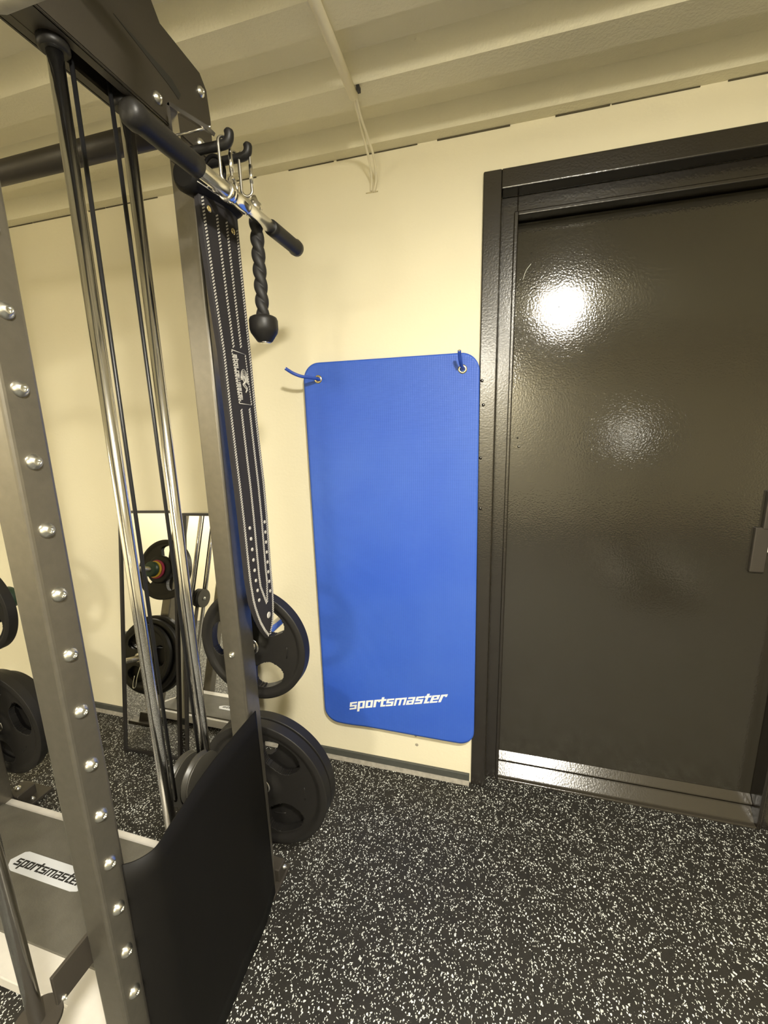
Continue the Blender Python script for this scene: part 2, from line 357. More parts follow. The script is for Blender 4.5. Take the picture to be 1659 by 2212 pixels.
# ---- lettering strokes
GL = {  # strokes (x0,y0,x1,y1) boxes in a cell 1 wide, x-height 1
 's': [(0, .80, 1, 1), (0, .42, .30, 1), (0, .40, 1, .60), (.70, 0, 1, .58), (0, 0, 1, .20)],
 'p': [(0, -.38, .32, 1), (0, .80, 1, 1), (.68, 0, 1, 1), (0, 0, 1, .20)],
 'o': [(0, 0, .32, 1), (.68, 0, 1, 1), (0, .80, 1, 1), (0, 0, 1, .20)],
 'r': [(0, 0, .34, 1), (0, .78, .82, 1), (.60, .66, .82, 1)],
 't': [(.12, 0, .46, 1.28), (-.05, .78, .80, 1), (.12, 0, .80, .20)],
 'm': [(0, 0, .28, 1), (0, .80, 1.55, 1), (.64, 0, .92, 1), (1.27, 0, 1.55, 1)],
 'a': [(.70, 0, 1, 1), (.05, .80, 1, 1), (0, .42, 1, .58), (0, 0, .30, .58), (0, 0, 1, .18)],
 'e': [(0, 0, .32, 1), (0, .80, 1, 1), (.70, .42, 1, 1), (0, .40, 1, .56), (0, 0, 1, .18)]}
def lettering(text, corners, off, slant=.18, thin=1.0):
    """corners: bl, br, tr, tl world points of the x-height band; off: thickness vector"""
    wd = {'m': 1.55, 'r': .74, 't': .74}; gap = .14; tot = sum(wd.get(c, 1)+gap for c in text)-gap + slant*1.0
    bl, br, tr, tl = [Vector(c) for c in corners]; bm = bmesh.new(); x = 0; off = Vector(off)
    def P(u, v):
        u = (u + slant*v)/tot; return (bl*(1-u)+br*u)*(1-v) + (tl*(1-u)+tr*u)*v
    for c in text:
        for i, (x0, y0, x1, y1) in enumerate(GL[c]):
            o2 = off*(1+.02*i)
            vs = [bm.verts.new(P(x+a, b)) for a, b in ((x0, y0), (x1, y0), (x1, y1), (x0, y1))]
            ws = [bm.verts.new(v.co+o2) for v in vs]
            q(bm, ws); q(bm, vs[::-1])
            for j in range(4): q(bm, (vs[j], vs[(j+1) % 4], ws[(j+1) % 4], ws[j]))
        x += wd.get(c, 1)+gap
    return bm
bm = lettering('sportsmaster', [(-1.445, .716, .053), (-1.175, .716, .053), (-1.175, .737, .053), (-1.445, .737, .053)], (0, 0, .0005), .22)
obj('lettering', bm, BLACKP, rub, 'black word sportsmaster on the pale label')
# ---- top: side plates, underside, crossbar
gp = [(.40, 1.945), (.902, 1.945), (.912, 1.965), (.914, 2.031), (.908, 2.080), (.890, 2.100), (.785, 2.106), (.770, 2.126), (.735, 2.190), (.40, 2.190)]
def sideplate(x0, x1):
    bm = bmesh.new(); prism(bm, [(x0, a, b) for a, b in gp], (x1-x0, 0, 0), .0015); return obj('top_side_plate', bm, STEELD, gym)
sp = sideplate(-.6255, -.6195); sideplate(-.6885, -.6825); sideplate(MIR+.6825, MIR+.6885); sideplate(MIR+.6195, MIR+.6255)
for a, b in ((.756, 1.972), (.886, 2.064), (.87, 1.962)): bolt(sp, (-.6195, a, b), (1, 0, 0), .010, h=.006)
bm = bmesh.new(); prism(bm, [(-.6197, a, b) for a, b in [(.676, 2.037), (.800, 2.030), (.822, 2.018), (.815, 2.006), (.790, 2.014)]], (.0009, 0, 0)); obj('slot_shade_patch', bm, BLACKP, sp)  # black wedge paints the shade inside a slot, nothing is cut
bm = bmesh.new()
box(bm, -.682, -.668, .461, .845, 1.945, 1.951); box(bm, -.640, -.626, .461, .845, 1.945, 1.951); box(bm, -.682, -.626, .461, .60, 1.9455, 1.952); box(bm, -.682, -.626, .725, .845, 1.9455, 1.952)
box(bm, -.682, -.626, .461, .845, 2.03, 2.04)
obj('beam_channel', bm, STEELD, gym)
bm = bmesh.new(); tube(bm, [(MIR+.62, .876, 2.003), (-.668, .876, 2.003)], .024, 24); obj('crossbar', bm, STEELD, gym)
# pale grip in front at the top left
bm = bmesh.new(); pts = smooth_path([(-.582, .45, 1.868), (-.50, .45, 1.868), (-.42, .45, 1.868), (-.37, .45, 1.88), (-.35, .45, 1.92), (-.35, .45, 1.99)], 6)
tube(bm, [(-.5825, .45, 1.868)]+pts, .013, 20, rad=[.005, .010]+[.013]*(len(pts)-1))
tube(bm, [(-.35, .45, 1.985), (-.35, .45, 2.05), (-.62, .45, 2.05)], .012, 16)
obj('pull_up_grip', bm, PALE, gym, 'worn pale grip')
# ---- chrome guide rods, cables, pulleys
def rod(x, y, z0, z1, r, name='guide_rod', m=CHROME):
    bm = bmesh.new(); lathe(bm, (x, y, z0), (0, 0, 1), [(0, r), (z1-z0, r)], 32); return obj(name, bm, m, gym)
rod(-.654, .590, .046, 1.948, .0112); rod(-.654, .714, .046, 1.948, .0110)
rod(-.700, .330, .440, 2.10, .0105)
rod(MIR+.654, .590, .046, 1.948, .0112); rod(MIR+.654, .714, .046, 1.948, .0110)
for yy in (.590, .714):
    bm = bmesh.new(); lathe(bm, (-.654, yy, 1.932), (0, 0, 1), [(0, .017), (.004, .021), (.014, .021)], 24); obj('rod_collar', bm, RUB, gym)
for x0 in (-.654, MIR+.654):
    bm = bmesh.new(); tube(bm, [(x0, .612, .60), (x0, .617, 2.0)], .0036, 10); obj('cable', bm, CABLE, gym)
    bm = bmesh.new(); tube(bm, [(x0, .692, .63), (x0, .685, 2.0)], .0036, 10); obj('cable', bm, CABLE, gym)
def pulley(x, y, z, r=.055, n=(1, 0, 0)):
    bm = bmesh.new(); lathe(bm, Vector((x, y, z))-Vector(n)*.009, n, [(0, r), (.003, r), (.006, r-.008), (.012, r-.008), (.015, r), (.018, r)], 40)
    p = obj('pulley_wheel', bm, NYLON, gym)
    bolt(p, Vector((x, y, z))+Vector(n)*.009, n, .011, h=.006); return p
pulley(-.640, .675, .600); pulley(-.672, .665, .600)
pulley(MIR+.654, .64, .62); pulley(MIR+.69, .65, .62)
for xx in (-.656, MIR+.672):
    bm = bmesh.new(); box(bm, xx-.002, xx+.002, .655, .685, .046, .61, .001); box(bm, xx-.025, xx+.025, .64, .70, .04, .08, .003); obj('pulley_bracket', bm, STEELD, gym)
# ---- bracket holding the front rod
bm = bmesh.new(); box(bm, -.690, -.684, .352, .44, .438, .502, .001)
t = bmesh.new(); lathe(t, (-.700, .330, .436), (0, 0, 1), [(0, .034), (.008, .034)], 36); merge(bm, t)
br = obj('rod_bracket', bm, STEELD, gym); bolt(br, (-.684, .362, .446), (1, 0, 0), .005, h=.004)
# ---- black guard: curved plastic sheet between the uprights
top = smooth_path([(-.6235, .452, 0), (-.608, .462, 0), (-.594, .480, 0), (-.590, .50, 0), (-.597, .535, 0), (-.604, .58, 0), (-.614, .64, 0), (-.620, .71, 0), (-.6215, .79, 0), (-.6215, .84, 0), (-.6205, .874, 0)], 5)
bot = smooth_path([(-.6235, .452, 0), (-.606, .462, 0), (-.592, .480, 0), (-.585, .50, 0), (-.583, .535, 0), (-.583, .58, 0), (-.587, .64, 0), (-.592, .71, 0), (-.596, .79, 0), (-.606, .84, 0), (-.614, .876, 0)], 5)
bm = bmesh.new(); grid = []
for i in range(13):
    t = i/12; z = .630*(1-t) + .012*t
    grid.append([bm.verts.new((a.x*(1-t)+b.x*t, a.y*(1-t)+b.y*t, z)) for a, b in zip(top, bot)])
for i in range(12):
    for j in range(len(top)-1): f = q(bm, (grid[i][j], grid[i][j+1], grid[i+1][j+1], grid[i+1][j])); f.smooth = True
o = obj('guard_panel', bm, RUBM, gym, 'black curved plastic guard'); md = o.modifiers.new('s', 'SOLIDIFY'); md.thickness = .0025; md.offset = 0
# ---- weight pegs
for x0 in (-.654, MIR+.654):
    for zz in (.787, .335):
        bm = bmesh.new(); tube(bm, [(x0, .90, zz), (x0, 1.13, zz)], .0135, 20); obj('weight_peg', bm, CHROME2, gym)
# ---- hook rail on the rear upright
bm = bmesh.new(); box(bm, -.6262, -.6195, .78, .905, 1.885, 1.944, .002); hr = obj('hook_rail', bm, STEELD, gym)
for y0, x1, zz in ((.795, -.505, 1.902), (.885, -.521, 1.932)):
    bm = bmesh.new(); p = smooth_path([(-.622, y0, zz), (-.57, y0, zz), (x1-.012, y0, zz), (x1-.001, y0, zz+.005), (x1+.002, y0, zz+.014), (x1+.001, y0, zz+.019)], 5)
    tube(bm, p+[p[-1]+Vector((0, 0, .004))], .0085, 16, rad=[.0085]*len(p)+[.005]); obj('rubber_hook', bm, RUB, hr)

# ------------------------------------------------------------------ weight plates
def plate_mesh(R, T, ang0, x=0, y=0, z=0, hole=.0145, grips=3):
    """disc in the xz plane, thickness along y from 0 to T, three grip holes"""
    bm = bmesh.new(); NT = 240; s = R/.163
    rad = [hole, .022*s, .030*s, .036*s, .050*s] + [(.056+.0024*i)*s for i in range(34)] + [.139*s, .144*s, .152*s, .159*s, R]
    def th(r):
        u = r/R
        if u < .20: return T*.5
        if u < .26: return T*.36
        if u < .86: return T*.30
        if u < .90: return T*.44
        if u < .965: return T*.5
        return T*.40
    def ingrip(r, a):
        c = .095*s; hr = .036*s
        for g in range(grips):
            d = (a-ang0-g*2*PI/grips+PI) % (2*PI)-PI
            if abs(d)**3.2/.50**3.2 + abs(r-c)**2.6/hr**2.6 < 1: return True
        return False
    F = [[bm.verts.new((r*math.cos(2*PI*k/NT), T/2-th(r), r*math.sin(2*PI*k/NT))) for k in range(NT)] for r in rad]
    B = [[bm.verts.new((r*math.cos(2*PI*k/NT), T/2+th(r), r*math.sin(2*PI*k/NT))) for k in range(NT)] for r in rad]
    nr = len(rad)
    solid = [[not ingrip((rad[i]+rad[i+1])/2, 2*PI*(k+.5)/NT) for k in range(NT)] for i in range(nr-1)]
    for i in range(nr-1):
        for k in range(NT):
            k2 = (k+1) % NT
            if not solid[i][k]: continue
            for G, rev in ((F, 0), (B, 1)):
                vs = (G[i][k], G[i][k2], G[i+1][k2], G[i+1][k]); f = q(bm, vs[::-1] if rev else vs)
                if f: f.smooth = True
            if i == 0 or not solid[i-1][k]: q(bm, (F[i][k], F[i][k2], B[i][k2], B[i][k]))
            if i == nr-2 or not solid[i+1][k]: q(bm, (F[i+1][k], F[i+1][k2], B[i+1][k2], B[i+1][k]))
            if not solid[i][(k-1) % NT]: q(bm, (F[i][k], F[i+1][k], B[i+1][k], B[i][k]))
            if not solid[i][k2]: q(bm, (F[i][k2], F[i+1][k2], B[i+1][k2], B[i][k2]))
    return bm
def plate(R, T, ang, p, label, group=None):
    t = thing('weight_plate', label, 'weight plate', p, group)
    bm = plate_mesh(R, T, ang); bmesh.ops.translate(bm, verts=bm.verts, vec=Vector(p)); obj('disc', bm, RUB, t)
    bm = bmesh.new(); lathe(bm, Vector(p)+Vector((0, -.0004, 0)), (0, 1, 0), [(0, .0145), (0, .024), (T+.0008, .024), (T+.0008, .0145)], 32, cap=False)
    obj('hub_ring', bm, CHROME2, t)
    # raised markings on the face
    for a in (ang+PI/3, ang-PI/3, ang+PI):
        bm = bmesh.new(); tube(bm, [Vector(p)+Vector((math.cos(a+d)*R*.66, T*.2, math.sin(a+d)*R*.66)) for d in (-.16, -.08, 0, .08, .16)], .0016, 8); obj('raised_mark', bm, RUB, t)
    return t
plate(.163, .036, math.radians(-65), (-.654, .928, .787), 'single black rubber grip plate on the upper peg behind the lifting belt')
plate(.205, .034, math.radians(-60), (-.654, .921, .335), 'large black grip plate, front one on the lower right peg')
plate(.205, .034, math.radians(-20), (-.654, .957, .335), 'large black plate behind the front one on the lower right peg')
plate(.163, .036, math.radians(80), (MIR+.654, .928, .787), 'black grip plate on the upper peg at the left picture edge')
plate(.205, .034, math.radians(20), (MIR+.654, .921, .335), 'large black plate on the lower left peg, front of the stack')
plate(.190, .030, math.radians(60), (MIR+.654, .957, .335), 'black plate in the middle of the lower left peg')
plate(.165, .028, math.radians(10), (MIR+.654, .989, .335), 'smallest black plate on the lower left peg, nearest the wall mirror')
# small discs and a clip on the upper left peg, seen in the mirror
for i, (r, l, m, nm) in enumerate(((.075, .03, RUB, 'small black disc on the upper left peg, seen in the mirror'), (.050, .014, MAG, 'magenta ring on the upper left peg, seen in the mirror'), (.044, .010, YEL, 'yellow ring on the upper left peg, seen in the mirror'), (.040, .03, GRN, 'dark green collar at the end of the upper left peg'))):
    y0 = (.966, .998, 1.014, 1.026)[i]
    bm = bmesh.new(); lathe(bm, (MIR+.654, y0, .787), (0, 1, 0), [(0, .0145), (0, r*.9), (l*.2, r), (l*.8, r), (l, r*.9), (l, .0145)], 36, cap=False)
    tag(obj(('fractional_disc', 'magenta_ring', 'yellow_ring', 'peg_collar')[i], bm, m, base=(MIR+.654, y0, .787)), nm, 'weight disc' if i < 1 else 'ring')
t = thing('spring_pin', 'chrome clip with hanging wire pin on the lower left peg, seen in the mirror', 'clip', (MIR+.654, 1.03, .335))
bm = bmesh.new(); lathe(bm, (MIR+.654, 1.025, .335), (0, 1, 0), [(0, .0145), (0, .026), (.02, .026), (.02, .0145)], 28, cap=False); obj('collar', bm, CHROME2, t)
bm = bmesh.new(); tube(bm, smooth_path([(MIR+.672, 1.036, .32), (MIR+.670, 1.05, .25), (MIR+.668, 1.05, .20), (MIR+.655, 1.05, .19), (MIR+.650, 1.05, .21), (MIR+.652, 1.05, .25)], 5), .0022, 8); obj('wire_pin', bm, CHROME, t)

# ------------------------------------------------------------------ exercise mat on its two hooks
MX0, MX1, MZ0, MZ1, MY, MT = -.672, -.071, .196, 1.600, 1.400, .010
def mat_y(x, z):
    u = (x-MX0)/(MX1-MX0)
    return MY - .005*math.exp(-((u-.16)/.10)**2)*min(1, (MZ1-z)/.5) + .0015*math.sin(u*5+z*3)*min(1, (MZ1-z)/.4) - .0
def mat_edge_x(z):   # slight lean of the hanging mat
    return (MZ1-z)/(MZ1-MZ0)*.008
def in_round(x, z, r=.058):
    dx = max(MX0+r-x, x-(MX1-r), 0); dz = max(MZ0+r-z, z-(MZ1-r), 0); return math.hypot(dx, dz) <= r
bm = bmesh.new(); r = .058; nx, nz = 40, 90
def warp(u, v):      # square grid -> rounded rectangle
    x = MX0+(MX1-MX0)*u; z = MZ0+(MZ1-MZ0)*v
    cx = min(max(x, MX0+r), MX1-r); cz = min(max(z, MZ0+r), MZ1-r); dx, dz = x-cx, z-cz
    m = max(abs(dx), abs(dz)); h = math.hypot(dx, dz)
    if h > 1e-9 and dx and dz: x, z = cx+dx*m/h, cz+dz*m/h
    return x, z
def ticks(n, L):     # denser near both ends
    e = [r*i/(8*L) for i in range(8)]; mid = [r/L+(1-2*r/L)*i/n for i in range(n+1)]; return e+mid+[1-t for t in e[::-1]]
us = ticks(30, MX1-MX0); vs_ = ticks(70, MZ1-MZ0)
F = []
for v in vs_:
    row = []
    for u in us:
        x, z = warp(u, v); row.append(bm.verts.new((x+mat_edge_x(z), mat_y(x, z), z)))
    F.append(row)
sheet(bm, F, (0, MT, 0))
emat = thing('exercise_mat', 'blue foam exercise mat with white lettering hanging on the wall left of the door', 'exercise mat', (-.37, 1.41, MZ0))
obj('foam_sheet', bm, MATBLUE, emat)
bm = lettering('sportsmaster', [(-.5545, 1.3825, .2652), (-.176, 1.3875, .364), (-.1633, 1.3875, .3972), (-.5507, 1.3825, .2984)], (0, -.0006, 0), .0, 1)
for i, v in enumerate(bm.verts): v.co.y = mat_y(v.co.x, v.co.z) - (.0013 if (i % 8) > 3 else -.0002)   # the print follows the wavy sheet
obj('lettering', bm, WHITE, emat, 'white word sportsmaster')
for k, (gx, gz) in enumerate(((-.617, 1.545), (-.1233, 1.5506))):
    gy = mat_y(gx, gz)
    bm = bmesh.new(); lathe(bm, (gx, gy+.0005, gz), (0, -1, 0), [(0, .0062), (0, .0145), (.0015, .0140), (.0030, .0115), (.0034, .0095), (.0022, .0072), (-.004, .0062)], 32, cap=False)
    obj('grommet', bm, BRASS, emat, 'shiny brass grommet')
    bm = bmesh.new(); lathe(bm, (gx, gy+.003, gz), (0, -1, 0), [(0, .0001), (0, .0068), (.001, .0068), (.001, .0001)], 20); obj('grommet_hole', bm, BLACKP, emat)
# wire hooks with blue coating, screwed into the wall and bent up in front of the mat
for k, pts in enumerate(([(-.606, 1.434, 1.541), (-.611, 1.40, 1.543), (-.614, 1.378, 1.545), (-.628, 1.355, 1.547), (-.650, 1.335, 1.550), (-.672, 1.320, 1.560), (-.690, 1.305, 1.574)],
                         [(-.118, 1.434, 1.551), (-.121, 1.40, 1.553), (-.124, 1.385, 1.556), (-.126, 1.37, 1.562), (-.127, 1.355, 1.572), (-.128, 1.345, 1.585), (-.128, 1.335, 1.596)])):
    t = thing('wall_hook', ('blue coated wire hook at the left grommet of the blue mat', 'blue coated wire hook at the right grommet of the blue mat')[k], 'hook', pts[0], None)
    sp_ = smooth_path(pts, 5); bm = bmesh.new(); tube(bm, sp_, .0054, 14); obj('coated_wire', bm, BLUEPL, t)
    d = (sp_[-1]-sp_[-2]).normalized(); bm = bmesh.new(); tube(bm, [sp_[-1]-d*.001, sp_[-1]+d*.0015], .0038, 12); obj('bare_tip', bm, CHROME2, t, 'bare metal tip')

# ------------------------------------------------------------------ straight bar with rotating collar
bar = thing('straight_bar', 'short chrome cable bar with black rubber grips, hanging beside the rear upright', 'bar handle', (-.5, .79, 1.80))
bm = bmesh.new(); lathe(bm, (-.5, .60, 1.8069), (0, 1, .016), [(0, .0125), (.40, .0125)], 32); obj('shaft', bm, CHROME, bar)
bm = bmesh.new(); lathe(bm, (-.5, .545, 1.806), (0, 1, .016), [(0, .004), (.002, .013), (.008, .0175), (.020, .0185), (.028, .0165), (.12, .0165), (.143, .0168), (.145, .0125)], 32); obj('rubber_grip', bm, RUB, bar)
bm = bmesh.new(); lathe(bm, (-.5, 1.055, 1.8142), (0, -1, -.016), [(0, .004), (.002, .013), (.006, .0175), (.018, .0185), (.026, .0165), (.118, .0162), (.132, .0160), (.134, .0125)], 32); obj('rubber_grip', bm, RUB, bar)
bm = bmesh.new(); lathe(bm, (-.5, .762, 1.8095), (0, 1, .016), [(0, .0125), (0, .0158), (.003, .017), (.011, .017), (.014, .0158), (.016, .014), (.018, .0158), (.020, .0150), (.022, .0135), (.060, .0135), (.062, .0148), (.066, .0148), (.068, .0125)], 36)
obj('rotating_collar', bm, CHROME, bar)
bm = bmesh.new(); t = [Vector((-.5+.0, .79+.012*math.cos(a), 1.828+.014*math.sin(a))) for a in [2*PI*i/24 for i in range(24)]]; tube(bm, t, .0032, 10, closed=True); obj('eye_ring', bm, CHROME2, bar)

# ------------------------------------------------------------------ snap hooks, chain, stirrup handle on the hooks
def loop(bm, c, ax, w_, h_, r, n=40):
    """stadium shaped wire loop; ax = sideways direction, long way is z"""
    c = Vector(c); ax = Vector(ax).normalized(); P = []
    for i in range(n):
        a = 2*PI*i/n; P.append(c + ax*(w_/2*math.cos(a)) + Vector((0, 0, 1))*(math.copysign(1, math.sin(a))*(h_/2-w_/2) + w_/2*math.sin(a)))
    tube(bm, P, r, 10, closed=True)
def snap(c, ax, h_, lab, w_=.022):
    t = thing('snap_hook', lab, 'carabiner', c, None)
    bm = bmesh.new(); loop(bm, c, ax, w_, h_, .0030); obj('body', bm, CHROME2, t)
    c = Vector(c); a = Vector(ax).normalized()
    bm = bmesh.new(); tube(bm, [c+a*(w_/2)+Vector((0, 0, -h_*.22)), c+a*(w_/2)+Vector((0, 0, h_*.2))], .0040, 10); obj('gate_sleeve', bm, CHROME, t)
    return t
snap((-.517, .797, 1.878), (.5, .8, 0), .075, 'steel snap hook on the nearer rubber hook, holding the straight bar')
snap((-.529, .885, 1.900), (.9, .3, 0), .082, 'steel snap hook on the farther rubber hook, holding the black rope')
snap((-.552, .885, 1.914), (.3, .9, 0), .060, 'steel snap hook beside the rope one, nearest the upright on the farther hook')
t = thing('steel_chain', 'short dark steel chain hanging under the rubber hooks behind the straight bar', 'chain', (-.56, .80, 1.86))
P0, P1 = Vector((-.585, .772, 1.900)), Vector((-.518, .772, 1.822))
for i in range(8):
    u = (i+.5)/8; c = P0*(1-u)+P1*u + Vector((0, 0, -.022*math.sin(PI*u))); d = (P1-P0).normalized(); side = Vector((0, 1, 0)) if i % 2 else d.cross(Vector((0, 1, 0))).normalized()
    P = [c + d*(.0045*(1 if math.cos(a) > 0 else -1) + .0052*math.cos(a)) + side*.0052*math.sin(a) for a in [2*PI*(j+.5)/20 for j in range(20)]]
    bm = bmesh.new(); tube(bm, P, .0019, 8, closed=True); obj('chain_link', bm, CHROME2, t)
t = thing('stirrup_handle', 'bent flat steel stirrup handle hung on the nearer rubber hook beside the top plate', 'handle', (-.58, .765, 1.93))
def strip(pts, w_, th_, m, nm, par):
    bm = bmesh.new()
    for a, b in zip(pts, pts[1:]):
        a, b = Vector(a), Vector(b); d = (b-a).normalized(); s_ = Vector((0, 1, 0)); n_ = d.cross(s_).normalized()
        prism(bm, [a-s_*w_/2-n_*th_/2, b-s_*w_/2-n_*th_/2, b-s_*w_/2+n_*th_/2, a-s_*w_/2+n_*th_/2], s_*w_)
    return obj(nm, bm, m, par)
strip([(-.520, .765, 1.907), (-.598, .765, 1.960), (-.596, .765, 1.906)], .020, .006, CHROME2, 'steel_strip', t)
bm = bmesh.new(); tube(bm, [(-.598, .765, 1.914), (-.520, .765, 1.914)], .0022, 8); obj('cross_pin', bm, CHROME2, t)

# ------------------------------------------------------------------ twisted rope with rubber end
RX, RY = -.525, .905
rope = thing('tricep_rope', 'black twisted rope with rubber ball end hanging beside the lifting belt', 'rope', (RX, RY, 1.57))
bm = bmesh.new(); n = 30; rings = []
for i in range(150):
    zz = 1.622+.222*i/149; ring = []
    for k in range(n):
        a = 2*PI*k/n; lob = abs(math.cos(a + zz*100))**.6; r_ = .0090+.0060*lob
        ring.append(bm.verts.new((RX+r_*math.cos(a), RY+r_*math.sin(a), zz)))
    rings.append(ring)
for a, b in zip(rings, rings[1:]):
    for k in range(n): f = q(bm, (a[k], a[(k+1) % n], b[(k+1) % n], b[k])); f.smooth = True
q(bm, rings[0][::-1]); q(bm, rings[-1])
obj('twisted_rope', bm, mat('black_nylon_rope', (.012, .011, .011), .6), rope)
bm = bmesh.new(); lathe(bm, (RX, RY, 1.573), (0, 0, 1), [(0, .0001), (0, .014), (.002, .017), (.020, .0295), (.028, .0318), (.046, .0318), (.052, .0295), (.055, .024), (.055, .012)], 40); obj('rubber_end', bm, RUB, rope)
bm = bmesh.new(); lathe(bm, (RX, RY, 1.5715), (0, 0, 1), [(0, .0001), (0, .0125), (.0015, .0135)], 28); obj('end_washer', bm, CHROME2, rope)
bm = bmesh.new(); lathe(bm, (RX, RY, 1.835), (0, 0, 1), [(0, .014), (.018, .014), (.024, .008), (.034, .004)], 24); obj('ferrule', bm, CHROME2, rope)

# ------------------------------------------------------------------ lifting belt hung on edge
BX = -.560
left = [(1.835, .765), (1.78, .768), (1.657, .782), (1.539, .797), (1.427, .802), (1.248, .810), (1.167, .812), (1.028, .812), (.967, .818), (.925, .832), (.885, .850), (.853, .872)]
right = [(1.835, .890), (1.78, .893), (1.657, .901), (1.539, .909), (1.427, .913), (1.248, .924), (1.167, .924), (1.028, .918), (.967, .917), (.925, .911), (.885, .900), (.853, .874)]
def lerp_tab(T, z):
    for (za, ya), (zb, yb) in zip(T, T[1:]):
        if za >= z >= zb: return ya + (yb-ya)*(za-z)/(za-zb)
    return T[-1][1] if z < T[-1][0] else T[0][1]
def bx(z): return BX - .012*math.sin(min(max((z-.85)/1.0, 0), 1)*PI)*.6
belt = thing('lifting_belt', 'black leather lifting belt with white stitching hanging from the rear upright', 'belt', (BX, .86, 1.84))
bm = bmesh.new(); F = []
NZ = 70
for i in range(NZ+1):
    z = 1.84-(1.84-.853)*i/NZ; l, r_ = lerp_tab(left, z), lerp_tab(right, z)
    F.append([bm.verts.new((bx(z) + .003*(1-(2*j/8-1)**2), l+(r_-l)*j/8, z)) for j in range(9)])
sheet(bm, F, (-.010, 0, 0))
obj('leather_strap', bm, LEATH, belt)
def on_belt(u, z):
    l, r_ = lerp_tab(left, z), lerp_tab(right, z); return Vector((bx(z)+.003*(1-(2*u-1)**2)+.0006, l+(r_-l)*u, z))
def stitches(bm, path, w_=.0075, step=.0062):
    """path: list of (u,z); slanted thread dashes"""
    acc = []; P = [on_belt(*p) for p in path]
    for a, b in zip(P, P[1:]):
        L_ = (b-a).length; m_ = max(1, round(L_/step))
        for i in range(m_):
            c = a + (b-a)*((i+.5)/m_); d = (b-a).normalized(); s_ = d.cross(Vector((1, 0, 0))).normalized()
            e = (d*.5 + s_*.86).normalized(); f_ = d*.0014
            vs = [c+e*w_/2-f_, c+e*w_/2+f_, c-e*w_/2+f_, c-e*w_/2-f_]
            lo_ = [bm.verts.new(v) for v in vs]; hi = [bm.verts.new(v+Vector((.0009, 0, 0))) for v in vs]
            q(bm, hi); [q(bm, (lo_[j], lo_[(j+1) % 4], hi[(j+1) % 4], hi[j])) for j in range(4)]
def zs(a, b, n=40): return [a+(b-a)*i/n for i in range(n+1)]
L_end = .97
lines = [[(.07, z) for z in zs(1.815, .91)] + [(.12, .885), (.30, .862)], [(.93, z) for z in zs(1.80, .90)] + [(.86, .88), (.6, .862)],
         [(.37, z) for z in zs(1.80, 1.553, 14)], [(.62, z) for z in zs(1.80, 1.557, 14)],
         [(.40, z) for z in zs(1.425, 1.0)] + [(.56, .948)], [(.70, z) for z in zs(1.428, 1.0)] + [(.585, .948)]]
for pth in lines:
    bm = bmesh.new(); stitches(bm, pth); obj('stitching', bm, STITCH, belt)
# woven label with frame, emblem and lettering
bm = bmesh.new(); fr = [(.30, 1.548), (.74, 1.545), (.80, 1.435), (.36, 1.437)]
stitches(bm, [fr[1], fr[2]], .0035, .0055); stitches(bm, [fr[3], fr[0]], .0035, .0055)
for a, b in ((fr[0], fr[1]), (fr[2], fr[3])): tube(bm, [on_belt(*a)+Vector((.0004, 0, 0)), on_belt(*b)+Vector((.0004, 0, 0))], .0009, 6)
bl = obj('label_border', bm, STITCH, belt, 'thin pale border of the belt label')
bm = bmesh.new()
for k in range(5):      # nested arcs of the emblem
    P = []
    for i in range(13):
        a = math.radians(-20+ 200*i/12); P.append(on_belt(.62+(.13-.022*k)*math.cos(a), 1.488 + (.024-.0035*k)*math.sin(a)) + Vector((.0006, 0, 0)))
    tube(bm, P, .0006, 6)
for P in ([(.50, 1.495), (.60, 1.484), (.55, 1.478), (.70, 1.466)], [(.60, 1.498), (.64, 1.486), (.60, 1.480), (.68, 1.472), (.62, 1.462)]):
    tube(bm, smooth_path([on_belt(*p)+Vector((.0008, 0, 0)) for p in P], 5), .0014, 6)
obj('emblem', bm, STITCH, belt, 'oval emblem with curved rays')
bm = lettering('sportsmaster', [on_belt(.42, 1.540), on_belt(.48, 1.442), on_belt(.375, 1.442), on_belt(.315, 1.540)][:], (.0012, 0, 0), .1)
bmesh.ops.translate(bm, verts=bm.verts, vec=(.0004, 0, 0)); obj('label_lettering', bm, STITCH, belt, 'small pale lettering running down the label')
def eyelet(u, z, m, r_=.0046, a=1.0):
    bm = bmesh.new(); lathe(bm, on_belt(u, z)-Vector((.0008, 0, 0)), (1, 0, 0), [(0, r_), (.0014, r_*.95), (.0020, r_*.6), (.0014, .0003)], 16); return obj('eyelet', bm, m, belt)
for k in range(8):
    eyelet(.24+.006*k, 1.152-.0262*k, STITCH); eyelet(.83-.002*k, 1.152-.0258*k, STITCH)
eyelet(.60, .914, STITCH, .0085)
eyelet(.80, 1.790, BRASS, .0065); eyelet(.20, 1.80, BRASS, .0065)
# rolled top end of the belt
bm = bmesh.new(); tube(bm, smooth_path([(-.572, .742, 1.838), (-.572, .80, 1.845), (-.570, .86, 1.852), (-.568, .905, 1.850)], 6), .028, 28, rad=[.020]+[.028]*16+[.026, .020]); o = obj('rolled_end', bm, RUBM, belt)
bm = bmesh.new(); tube(bm, smooth_path([(-.5445, .745, 1.822), (-.541, .80, 1.824), (-.540, .86, 1.833), (-.542, .905, 1.836)], 6), .0009, 6); obj('rim_highlight', bm, STITCH, belt)  # pale line painting the highlight along the rim of the roll
bm = bmesh.new(); tube(bm, [(-.575+.024*math.cos(a), .842, 1.888+.030*math.sin(a)) for a in [2*PI*i/24 for i in range(24)]], .004, 8, closed=True); obj('hanging_loop', bm, RUBM, belt)

